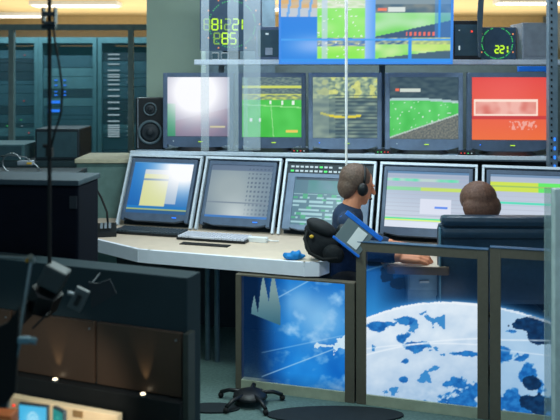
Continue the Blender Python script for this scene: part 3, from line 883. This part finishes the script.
# --- navy chair
t = thing('office_chair', 'wide navy leather office chair with stitched backrest at the right', 'chair', (1.16, 4.30, 0), -.03)
m = MB(); prof = []
W2 = .335
m.box((0, -.135, .71), (W2*2, .075, .42), bev=.03); m.box((0, -.155, .875), (W2*2-.02, .075, .055), bev=.022)
m.box((0, -.15, .935), (W2*2-.03, .09, .05), bev=.022); m.build('backrest', t, LEATHER)
MB().box((0, .08, .36), (.56, .46, .10), bev=.035).build('seat', t, LEATHER)
m = MB(); m.box((-.327, -.155, .70), (.010, .05, .40), bev=.004); m.build('piping', t, mat('pale piping', rgb(90, 130, 150), .4))
for s_ in (-1, 1):
    MB().tube([(s_*.31, -.10, .50), (s_*.33, .0, .55), (s_*.33, .07, .56)], .02).build('armrest', t, BLACK)
MB().cyl((0, .08, .08), (0, .08, .31), .03).build('gas_lift', t, STEEL)
MB().box((0, -.06, .42), (.08, .16, .03)).build('back_bracket', t, BLACK)
for k in range(5):
    a = 2*PI*k/5+.3
    lg = MB().tube([(0, .08, .09), (.24*math.cos(a), .08+.24*math.sin(a), .06)], [.025, .014]).build('leg', t, BLACK)
    MB().cyl((.24*math.cos(a)-.012, .08+.24*math.sin(a), .026), (.24*math.cos(a)+.012, .08+.24*math.sin(a), .026), .026).build('caster', lg, RUBBER)

# pale pedestal box seen under the reaching hand
t = thing('drawer_unit', 'pale grey drawer unit below the reaching hand', 'drawer unit', (.76, 4.34, 0), 0)
MB().box((0, 0, .33), (.17, .22, .66), bev=.006).build('body', t, mat('pale grey laminate', rgb(120, 150, 168), .6))
MB().box((0, -.113, .60), (.15, .008, .09)).build('drawer', t, mat('pale drawer', rgb(140, 168, 185), .6))
MB().box((0, -.122, .60), (.05, .01, .012)).build('handle', t, STEEL)

# ------------------------------------------------------------ Earth light panels
PK = .31; pa = -math.atan(PK); sq = math.sqrt(1+PK*PK)
def yp(X): return 4.26-PK*X
def streak(px, py, a, b, w, sag=0.):
    (x0, y0), (x1, y1) = a, b
    if not x0 <= px <= x1: return 0.
    f = (px-x0)/(x1-x0); y = y0+(y1-y0)*f-sag*4*f*(1-f)
    return max(0., 1-abs(py-y)/w)
LAND = [(378, 326, 17, 6), (408, 320, 8, 4), (402, 337, 8, 6), (414, 345, 12, 5), (405, 361, 4, 3), (404, 379, 4, 3), (466, 353, 12, 3), (458, 398, 22, 15), (447, 409, 24, 14),
        (500, 352, 10, 5), (516, 357, 16, 6), (529, 368, 9, 11), (542, 398, 16, 12), (508, 400, 12, 10), (522, 411, 18, 8), (534, 385, 8, 6), (551, 410, 12, 12), (512, 331, 6, 2)]
NAVY = [(534, 323, 24, 8), (550, 333, 22, 12), (538, 402, 16, 12), (532, 384, 8, 8), (388, 275, 8, 9), (399, 283, 16, 6), (376, 262, 8, 4)]
def blob(L_, px, py, n):
    return max(1-((px-a)/c)**2-((py-b)/d)**2 for a, b, c, d in L_)+n
def earth(X, z):
    """colour and opacity of the printed glass at X along the row, height z"""
    Y = yp(X); px = 280+F*X/Y; py = HY+F*(CH-z)/Y          # print laid out in its own design units
    n1 = fbm(px*.055, py*.07, 2.2, 5); n2 = fbm(px*.16, py*.2, 6., 4)
    if px < 356:     # left panel, blue sky
        g = mixc((8, 98, 190), (40, 150, 232), .5+.7*fbm(px*.02, py*.015, 1.))
        g = mixc(g, (150, 205, 242), .8*gl(px, py, 322, 318, 26)+.5*gl(px, py, 296, 300, 16))
        w = fbm(px*.04+py*.02, py*.05-px*.02, 8., 5)
        g = mixc(g, (150, 200, 240), (w-.12)*1.5)
        if 334 < px and abs(py-(347-(px-334)*.5+n2*5)) < 4+(px-334)*.2: g = (205, 230, 245)
        if abs(py-345-n2*3) < 1.6 and 315 < px < 340: g = (200, 225, 240)
        g = mixc(g, (10, 60, 120), max(0., (290-px)/30)+max(0., (py-372-(px-290)*.1)/30))
        g = mixc(g, (195, 228, 248), .7*streak(px, py, (262, 376), (343, 345), 1.)+.4*streak(px, py, (262, 352), (343, 335), 1.)+.6*streak(px, py, (262, 306), (343, 262), 1.2))
        a = max(.25, min(.97, .97-(276-px)/26))
        for c_, tp, bw in ((255, 296, 4), (264, 276, 6.5), (274, 273, 7)):
            if py > tp+max(abs(px-c_)*5-2, (c_-px)*9-12) and abs(px-c_) < bw and py < 318+(px-264)*.4: g = mixc((130, 162, 165), (60, 110, 130), (py-290)/34); a = .85
        return (*g, a)
    arc = 301+17*((px-442)/77)**2 if px < 442 else 301+24*((px-442)/118)**2
    if py > arc+n2*.8:
        inner = py-arc
        base = mixc((222, 236, 248), (165, 195, 225), inner/115+.3*n1)
        if px > 488: base = mixc(base, (140, 185, 222), .6)
        base = mixc(base, (120, 165, 205), max(0., (inner-70)/80)*(.5+n2))
        c = base
        bl = blob(LAND, px, py, n1*1.5+n2*.5)
        if bl > .1: c = mixc((20, 92, 168), (40, 125, 200), .5+n2)
        elif bl > -.05: c = mixc(base, (60, 140, 205), .6)
        if 372 < px < 445 and n1 > .42: c = mixc(c, (45, 130, 200), .9)
        if px > 490 and blob(NAVY, px, py, n1*.9) > .05: c = mixc((8, 38, 76), (16, 60, 105), .5+n2)
        k = streak(px, py, (360, 356), (490, 338), 1.3, 5)+streak(px, py, (360, 349), (490, 345), 1., 4)+streak(px, py, (490, 339), (560, 340), 1.2)+.7*streak(px, py, (490, 348), (560, 356), 1.)
        c = mixc(c, (240, 248, 255), .75*k)
        if inner < 2.2: c = mixc(c, (245, 250, 255), .6)
        return (*c, .97)
    d = arc-py
    glow = math.exp(-d/5.)
    t_ = max(0., min(1., (430-px)/55))
    c = mixc((4, 36, 72), (90, 170, 235), glow*.8)
    c = mixc(c, mixc((14, 88, 165), (50, 150, 225), gl(px, py, 368, 312, 34)), t_*.85)
    if px < 425 and blob(NAVY, px, py, n1*1.2) > .0: c = (10, 48, 88)
    c = mixc(c, (150, 205, 240), .5*streak(px, py, (360, 272), (425, 252), 1.))
    a = max(.0, min(.95, .12+glow*.7+t_*.85))
    if py < 272: a *= max(.12, 1-(272-py)/10)
    return (*c, a)
def xline(px):
    a = (px-280)/F; return a*4.26/(1+PK*a)
panels = [(237, 355.5, .618, 'blue sky light panel at the left of the globe picture, under the desk edge'),
          (357, 488.5, .832, 'light panel showing the white top of the globe, middle one of three'),
          (490, 640, .845, 'light panel with the dark right side of the globe, before the navy chair')]
for px0, px1, zt, lab in panels:
    x0, x1 = xline(px0), xline(px1); X = (x0+x1)/2; w = (x1-x0)*sq
    t = thing('globe_display', lab, 'light panel', (X, yp(X), 0), pa, 'globe light panels in front of the desk')
    fw = .052; lw = fw if px0 > 240 else .032
    MB().box((-w/2+lw/2, 0, zt/2), (lw, .05, zt), bev=.003).build('frame_stile', t, FRAME)
    MB().box((w/2-fw/2, 0, zt/2), (fw, .05, zt), bev=.003).build('frame_stile', t, FRAME)
    rt = fw*.9 if zt > .7 else .008
    MB().box(((lw-fw)/2, 0, zt-rt/2), (w-fw-lw, .048, rt)).build('top_rail', t, FRAME)
    MB().box(((lw-fw)/2, 0, .026), (w-fw-lw, .048, .052)).build('bottom_rail', t, mat('lit frame rail', rgb(175, 182, 160), .5))  # frame colour made paler: the light on this rail is painted in
    if zt > .7: MB().box((0, -.004, zt+.0015), (w, .05, .003)).build('blue_edge_highlight', t, mat('blue edge highlight', rgb(60, 92, 125), .4))  # light along the top edge, painted as a thin blue strip
    pw = w-lw-fw; ph = zt-.052-rt; ox = (lw-fw)/2
    fnn = lambda u, v, X=X, pw=pw, ph=ph, ox=ox: earth(X+(ox+(u-.5)*pw)/sq, .052+(1-v)*ph)
    picture('printed_glass', pw, ph, fnn, t, (ox, -.012, .052), 150, 170, CLEAR)
# ------------------------------------------------------------ foreground left: counter
kC = .39; ca = -math.atan(kC); cs = math.sqrt(1+kC*kC)
def yc(X): return 2.62-kC*X
def xc_(px, k=kC, y0=2.62):
    a = (px-280)/F; return a*y0/(1+k*a)
def zc(px, py):
    X = xc_(px); return CH-(py-HY)/F*yc(X)
zT = .99; zB = zc(95, 320); zK = zc(95, 384); zP = zc(95, 411)
x0, x1 = xc_(-60), xc_(186)
X = (x0+x1)/2; w = (x1-x0)*cs
t = thing('counter', 'low dark teal counter with brown lacquered doors in the left foreground', 'counter', (X, yc(X), 0), ca)
MB().box((0, .06, zT/2), (w, .10, zT), bev=.004).build('body', t, TEAL)
MB().box((0, -.01, (zK+zP)/2), (w+.0, .06, zK-zP), bev=.004).build('kick_band', t, mat('matt black', rgb(26, 30, 32), .7))
def lx(px): return (xc_(px)-X)*cs
edges = [-60, 13, 97, 184]
for i in range(3):
    a, b = lx(edges[i])+.005, lx(edges[i+1])-.006
    dr = MB().box(((a+b)/2, .0, (zB+zK)/2), (b-a, .016, zB-zK-.01), bev=.002).build('door', t, BROWN)
    MB().cyl((b-.02, -.012, zB-.03), (b-.02, -.004, zB-.03), .004).build('door_stud', dr, STEEL)
MB().box((lx(189), -.0, (zB+zP)/2), (.02, .05, zB-zP)).build('end_post', t, mat('dull post', rgb(58, 66, 62), .5))
# uplights at the foot of the doors
for i, px in enumerate((58, 145)):
    X_ = xc_(px); P = Vector((X_-.0, yc(X_)-.030, zK+.002))
    u = thing('uplight', ['small bright uplight at the foot of the left brown door', 'small bright uplight at the foot of the right brown door'][i], 'lamp', P, ca, 'uplights below the brown doors')
    MB().cyl((0, 0, -.02), (0, 0, .004), .010, .012, 14).build('housing', u, STEEL)
    MB().ball((0, -.004, .006), (.009, .009, .005), 8).build('bulb', u, emit('warm bulb', rgb(255, 235, 200), 3.))
    l = bpy.data.lights.new('uplight_spot', 'SPOT'); l.energy = .5; l.color = (1, .78, .45); l.spot_size = math.radians(44); l.spot_blend = .9; l.shadow_soft_size = .004
    lo_ = bpy.data.objects.new('uplight_spot', l); COL.objects.link(lo_); lo_.location = P+Vector((0, 0, .014))
    lo_.rotation_euler = Vector((0, -.16, -1)).to_track_quat('Z', 'Y').to_euler()

# big black case monitor standing behind the counter
Yk = 3.25
a, b = at(-40, 183, Yk), at(84, 183, Yk)
t = thing('flight_case', 'large black equipment case filling the left edge, behind the light stand', 'case', ((a.x+b.x)/2, Yk+.12, 0), -.12)
w = b.x-a.x; zt = at(0, 184, Yk).z
MB().box((0, 0, (zt+.62)/2), (w, .24, zt-.62), bev=.012).build('body', t, mat('dull black', rgb(10, 15, 26), .9, spec=.1))
MB().box((0, 0, zt+.008), (w+.01, .26, .022), bev=.005).build('lid', t, mat('dark grey lid', rgb(48, 64, 74), .7))
MB().box((0, 0, .30), (w*.8, .2, .62)).build('trolley', t, DARK)
for s_ in (-1, 1): MB().box((s_*w*.46, -.122, zt-.07), (.03, .006, .05)).build('latch', t, mat('dull latch', rgb(30, 36, 44), .6))

# hanging pole with clamp, cable and lamp
Yq = 2.5
P = at(49.5, 60, Yq)
t = thing('hanging_pole', 'thin black pole hanging from the ceiling with a clamp at its top', 'pole', (P.x, Yq, 0))
MB().cyl((0, 0, at(0, 272, Yq).z), (0, 0, 2.7), .0065).build('pole', t, RUBBER)
z1 = at(0, 14, Yq).z
m = MB().use(DARK)
m.box((0, 0, z1), (.04, .03, .012)); m.box((-.018, 0, z1-.005), (.006, .03, .05)); m.box((.018, 0, z1-.005), (.006, .03, .05)); m.box((0, 0, z1-.028), (.036, .03, .008))
m.cyl((-.024, 0, z1-.04), (.02, 0, z1-.04), .007); m.build('clamp', t)
MB().tube([(.012, 0, z1-.03), (.02, -.01, z1-.09), (.034, -.012, z1-.16), (.043, -.01, z1-.24), (.036, 0, z1-.31), (.016, 0, z1-.37), (.004, 0, z1-.42)], .0035).build('cable', t, RUBBER)
m = MB().use(RUBBER); m.box((0, 0, at(0, 152, Yq).z), (.02, .02, .03)); m.cyl((-.02, 0, at(0, 146, Yq).z), (0, 0, at(0, 146, Yq).z), .006); m.build('joint', t)

def barn_lamp(px, py, Y, label, s_, ang, full=True):
    P = at(px, py, Y)
    t = thing('studio_lamp', label, 'studio lamp', P, 0, 'studio lamps with barn doors'); 
    M = RY(ang)
    MB().box((0, 0, .045*s_), (.075*s_, .07*s_, .07*s_), M, bev=.008*s_).build('housing', t, mat('dull grey lamp', rgb(46, 56, 60), .5))
    m = MB().use(BLACK)
    h6 = [(.05*s_*math.cos(PI/3*k+.3), .05*s_*math.sin(PI/3*k+.3)) for k in range(6)]
    m.prism(h6, -.07*s_, .0, M @ RX(.35)); m.build('hood', t)
    for sg in (-1, 1):
        MB().box((sg*.052*s_, -.01, -.065*s_), (.006, .09*s_, .06*s_), M @ RY(sg*.35)).build('barn_door', t, BLACK)
    if full:
        MB().box((.10*s_, -.01, .02*s_), (.045*s_, .02*s_, .07*s_), M, bev=.003).build('ballast_box', t, mat('grey lamp box', rgb(76, 86, 90), .5))
        MB().box((.10*s_, -.022*s_-.002, .02*s_), (.014*s_, .006, .035*s_), M).build('switch', t, BLACK)
        m = MB().use(STEEL); m.cyl((.07*s_, -.03, 0), (.09*s_, -.03, -.005), .006); m.build('knob', t)
    return t, P
l_, P = barn_lamp(48, 290, 2.5, 'black studio lamp with grey control box hanging at the lower end of the pole', 1.0, .45)
m = MB().use(DARK); m.tube([(P.x*0+(at(49.5, 0, Yq).x-P.x), 0, .075), (.02, 0, .07), (0, 0, .05)], .006); m.build('yoke', l_)
# dark triangular flag
P = at(92, 308, 2.76)
t = thing('light_flag', 'dark triangular light flag against the teal counter', 'light flag', P, 0)
MB().prism([(-.012, .09), (.0, .0), (.085, .05), (.062, .10), (.02, .085)], -.004, .004, RX(PI/2)).build('blade', t, mat('flag cloth', rgb(26, 38, 46), .8))
MB().cyl((.0, .004, .085), (-.0, .13, .09), .004).build('arm', t, DARK)

# steel light stand at the left
Yr = 2.3
t = thing('light_stand', 'bright steel light stand rod with a brass knob at the far left', 'light stand', (at(31, 258, Yr).x, Yr, 0))
a = at(31.5, 258, Yr); b = at(17, 350, Yr)
o0 = Vector((at(31, 258, Yr).x, Yr, 0))
d_ = (b-a); c_ = a+d_*((a.z-.62)/-d_.z)
MB().cyl(a-o0, c_-o0, .0045).build('rod', t, STEEL)
g = at(-30, 255, Yr); MB().cyl(a-o0, g-o0, .0028).build('cross_bar', t, STEEL)
m = MB().use(STEEL); m.cyl(a-o0+Vector((0, -.008, .006)), a-o0+Vector((0, .008, -.012)), .009); m.build('clamp', t)
MB().ball(a-o0+Vector((-.011, -.006, -.006)), .006, 8).build('knob', t, mat('brass', rgb(190, 140, 50), .3, .8))
MB().cyl((c_-o0)+Vector((0, 0, 0)), Vector(((c_-o0).x, (c_-o0).y, 0)), .012).build('lower_post', t, DARK)
# black flag panel at the left edge
Yf = 2.1
o0 = at(0, 400, Yf)
t = thing('black_flag', 'large black slanted panel at the lower left edge of the view', 'panel', (o0.x, Yf, 0))
pp = [at(x, y, Yf)-Vector((o0.x, Yf, 0)) for x, y in ((-40, 345), (8, 322), (20, 306), (16, 392), (8, 402), (-40, 420))]
MB().prism([(p_.x, p_.z) for p_ in pp], -.006, .006, RX(PI/2)).build('blade', t, mat('black flag cloth', rgb(10, 14, 18), .9))
MB().cyl((-.03, .012, 0), (-.03, .012, 1.0), .012).build('post', t, DARK)
m = MB().use(mat('blue steel', rgb(100, 135, 150), .4, .5)); k_ = at(24, 340, Yf)-Vector((o0.x, Yf, 0))
m.box(k_, (.03, .02, .016), bev=.003); m.cyl(k_+Vector((.012, 0, 0)), k_+Vector((.032, 0, -.004)), .009); m.cyl(k_+Vector((-.01, 0, -.006)), k_+Vector((-.02, 0, -.05)), .003)
m.build('clamp', t)

# cream low board with two small screens
kD = .39
def yd(X): return 2.30-kD*X
x0, x1 = [((p_-280)/F)*2.30/(1+kD*(p_-280)/F) for p_ in (10, 120)]
X = (x0+x1)/2; w = (x1-x0)*cs; zt = CH-(404-HY)/F*yd(X)
t = thing('display_board', 'cream lit board in the lower left corner behind two small screens', 'board', (X, yd(X), 0), -math.atan(kD))
MB().box((0, 0, zt/2), (w, .03, zt), bev=.003).build('board', t, BEIGE)
MB().box((.16*w, -.017, zt-.015), (.035, .006, .02)).build('picture', t, mat('dim picture', rgb(150, 120, 80), .6))
MB().box((-w*.43, -.018, zt-.025), (.007, .006, .006)).build('red_light', t, LR)
def scr(u, v):
    r = math.hypot(u-.5, (v-.5)*.7)
    b = (62, 178, 225)
    if .16 < r < .2 or .07 < r < .1: b = (170, 225, 245)
    return mixc(b, (190, 235, 250), .6*gl(u, v, .5, .5, .25))
def scg(u, v):
    r = math.hypot(u-.5, (v-.5)*.7)
    return (70, 180, 165) if .16 < r < .2 else (28, 132, 128)
for px, w_, fn, lab, rz in ((33, .092, scr, 'small bright blue screen with a pale ring emblem, lower left corner', -.25), (58, .055, scg, 'small green screen turned sideways, right of the blue one', -.75)):
    Yx = 2.26; top = at(px, 404.5 if px < 40 else 409, Yx); hh = .085
    t = thing('small_monitor', lab, 'monitor', (top.x, Yx, top.z-hh-.0), rz, 'small screens in front of the cream board')
    MB().box((0, .006, hh/2), (w_, .012, hh), bev=.002).build('bezel', t, DARK)
    picture('screen', w_*.93, hh*.9, fn, t, (0, -.0015, hh*.05), 40, 40)
    MB().cyl((0, .006, -.10), (0, .006, .004), .006).build('neck', t, DARK)
    MB().cyl((0, .006, -(top.z-hh)+.0), (0, .006, -.09), .02).build('pillar', t, DARK)
Yo = 2.15; P = at(4, 420, Yo)
t = thing('orange_box', 'orange box at the bottom left corner beside the blue screen', 'box', (P.x, Yo, 0), -.1)
MB().box((0, 0, .37), (.07, .06, .74)).build('stand', t, BEIGE)
MB().box((0, 0, .76), (.06, .05, .05), bev=.004).build('body', t, ORANGE)
MB().box((0, -.027, .765), (.05, .004, .018)).build('label', t, mat('pale orange', rgb(240, 180, 120), .5))

# ------------------------------------------------------------ floor things
t = thing('swivel_base', 'dark dome shaped swivel base on the floor left of the globe picture', 'chair base', ((250-280)/F*4.12, 4.12, 0))
MB().lathe([(.09, .035), (.085, .05), (.05, .065), (.02, .07)], 24).build('dome', t, BLACK)
for k in range(5):
    a = 2*PI*k/5+.2
    lg = MB().tube([(.03*math.cos(a), .03*math.sin(a), .055), (.12*math.cos(a), .12*math.sin(a), .05), (.17*math.cos(a), .17*math.sin(a), .03)], .010).build('leg', t, BLACK)
    MB().ball((.17*math.cos(a), .17*math.sin(a), .016), .015, 8).build('caster', lg, RUBBER)
tag(MB().prism([(.34*math.cos(2*PI*k/32), .10*math.sin(2*PI*k/32)) for k in range(32)], 0, .008).build('floor_shadow', None, mat('dark floor shadow', rgb(24, 34, 40), .9), ((335-280)/F*3.98, 3.97, 0)), 'dark oval shadow shape on the floor below the light panels', 'shadow')  # dark oval sheet standing in for shadow on the floor
tag(MB().prism([(.14*math.cos(2*PI*k/32), .06*math.sin(2*PI*k/32)) for k in range(32)], 0, .008).build('floor_shadow', None, mat('dark floor shadow', rgb(24, 34, 40), .9), ((212-280)/F*4.02, 4.05, 0)), 'small dark oval shadow shape on the floor at the end of the brown doors', 'shadow')  # smaller dark sheet laid down as floor shadow

# ------------------------------------------------------------ perforated equipment post at the right edge
P = at(552, 60, 5.0)
t = thing('rack_post', 'perforated grey rack post with blue lights at the right edge', 'rack post', (P.x, 5.0, 0))
MB().box((0, 0, 1.35), (.055, .05, 2.7)).build('post', t, mat('post grey', rgb(112, 134, 150), .5, .2))
m = MB().use(BLACK)
for k in range(40): m.box((-.012, -.026, 1.1+k*.04), (.010, .004, .014))
m.build('holes', t)
lights('blue_light', t, [((.008, -.028, at(0, 139+k*9, 5.).z), (.010, .006, .02), LB) for k in range(4)])
t = thing('blue_bracket', 'bright blue bracket taped above the red screen, right side', 'bracket', (at(534, 69, 5.2).x, 5.2, at(0, 72, 5.2).z))
MB().box((-.01, 0, .02), (.19, .03, .035), bev=.004).build('bar', t, BLUE)
MB().box((.085, 0, -.03), (.022, .03, .10), bev=.004).build('arm', t, BLUE)
MB().box((.10, .02, .02), (.05, .02, .02)).build('clip', t, BLUE)
tag(MB().prism([(.0, .12), (.015, .12), (.035, .5), (.085, .95), (.03, .95), (-.006, .4)], 0, .02, RX(PI/2)).build('hanging_drape', None, mat('drape', rgb(58, 78, 90), .8), at(478, 75, 5.4)), 'dark curved drape hanging above the smaller clock', 'drape')

# ------------------------------------------------------------ lights
def area(name, loc, size, e, col, rot=(0, 0, 0)):
    l = bpy.data.lights.new(name, 'AREA'); l.shape = 'RECTANGLE'; l.size = size[0]; l.size_y = size[1]; l.energy = e; l.color = col
    o = bpy.data.objects.new(name, l); COL.objects.link(o); o.location = loc; o.rotation_euler = rot; return o
area('ceiling_light_desk', (0.1, 4.6, 2.65), (2.6, .5), 40, (.80, .92, 1.))
area('ceiling_light_shelf', (0.6, 6.2, 2.65), (2.6, .3), 40, (.85, .95, 1.))
area('ceiling_light_racks', (-2.4, 8.0, 2.55), (2.4, .3), 75, (.66, .9, 1.))
area('far_room_light', (0, 11.5, 2.1), (9, 3), 160, (1., .93, .80), (PI, 0, 0))
area('studio_light', (.5, 2.3, 2.6), (2.0, .6), 26, (.78, .9, 1.), (.75, 0, 0))
area('floor_fill', (-.3, 3.7, 2.0), (.4, .3), 16, (.75, 1., .95))  # unseen local fill, added to brighten the floor patch
sp = bpy.data.lights.new('board_fill', 'SPOT'); sp.energy = 22; sp.color = (1, .88, .72); sp.spot_size = .75; sp.spot_blend = .6; sp.shadow_soft_size = .03  # unseen warm spot, added to brighten the cream board
so = bpy.data.objects.new('board_fill', sp); COL.objects.link(so); so.location = (-.42, 1.95, .86)
so.rotation_euler = (Vector((-.42, 1.95, .86))-Vector((-.70, 2.5, .64))).to_track_quat('Z', 'Y').to_euler()

w = bpy.data.worlds.new('World'); sc.world = w; w.use_nodes = True
w.node_tree.nodes['Background'].inputs['Color'].default_value = (.10, .17, .21, 1); w.node_tree.nodes['Background'].inputs['Strength'].default_value = 1.8

cam = bpy.data.cameras.new('camera'); co = bpy.data.objects.new('camera', cam); COL.objects.link(co)
co.location = (0, 0, CH); co.rotation_euler = (PI/2, 0, 0)
cam.sensor_width = 36; cam.lens = 36*F/560; cam.shift_y = -(210-HY)/560; cam.clip_start = .05
cam.dof.use_dof = True; cam.dof.focus_distance = 4.5; cam.dof.aperture_fstop = 2.8
sc.camera = co
vs = sc.view_settings; vs.view_transform = 'Standard'; vs.look = 'None'; vs.gamma = 1.; vs.exposure = 0.; vs.use_curve_mapping = False
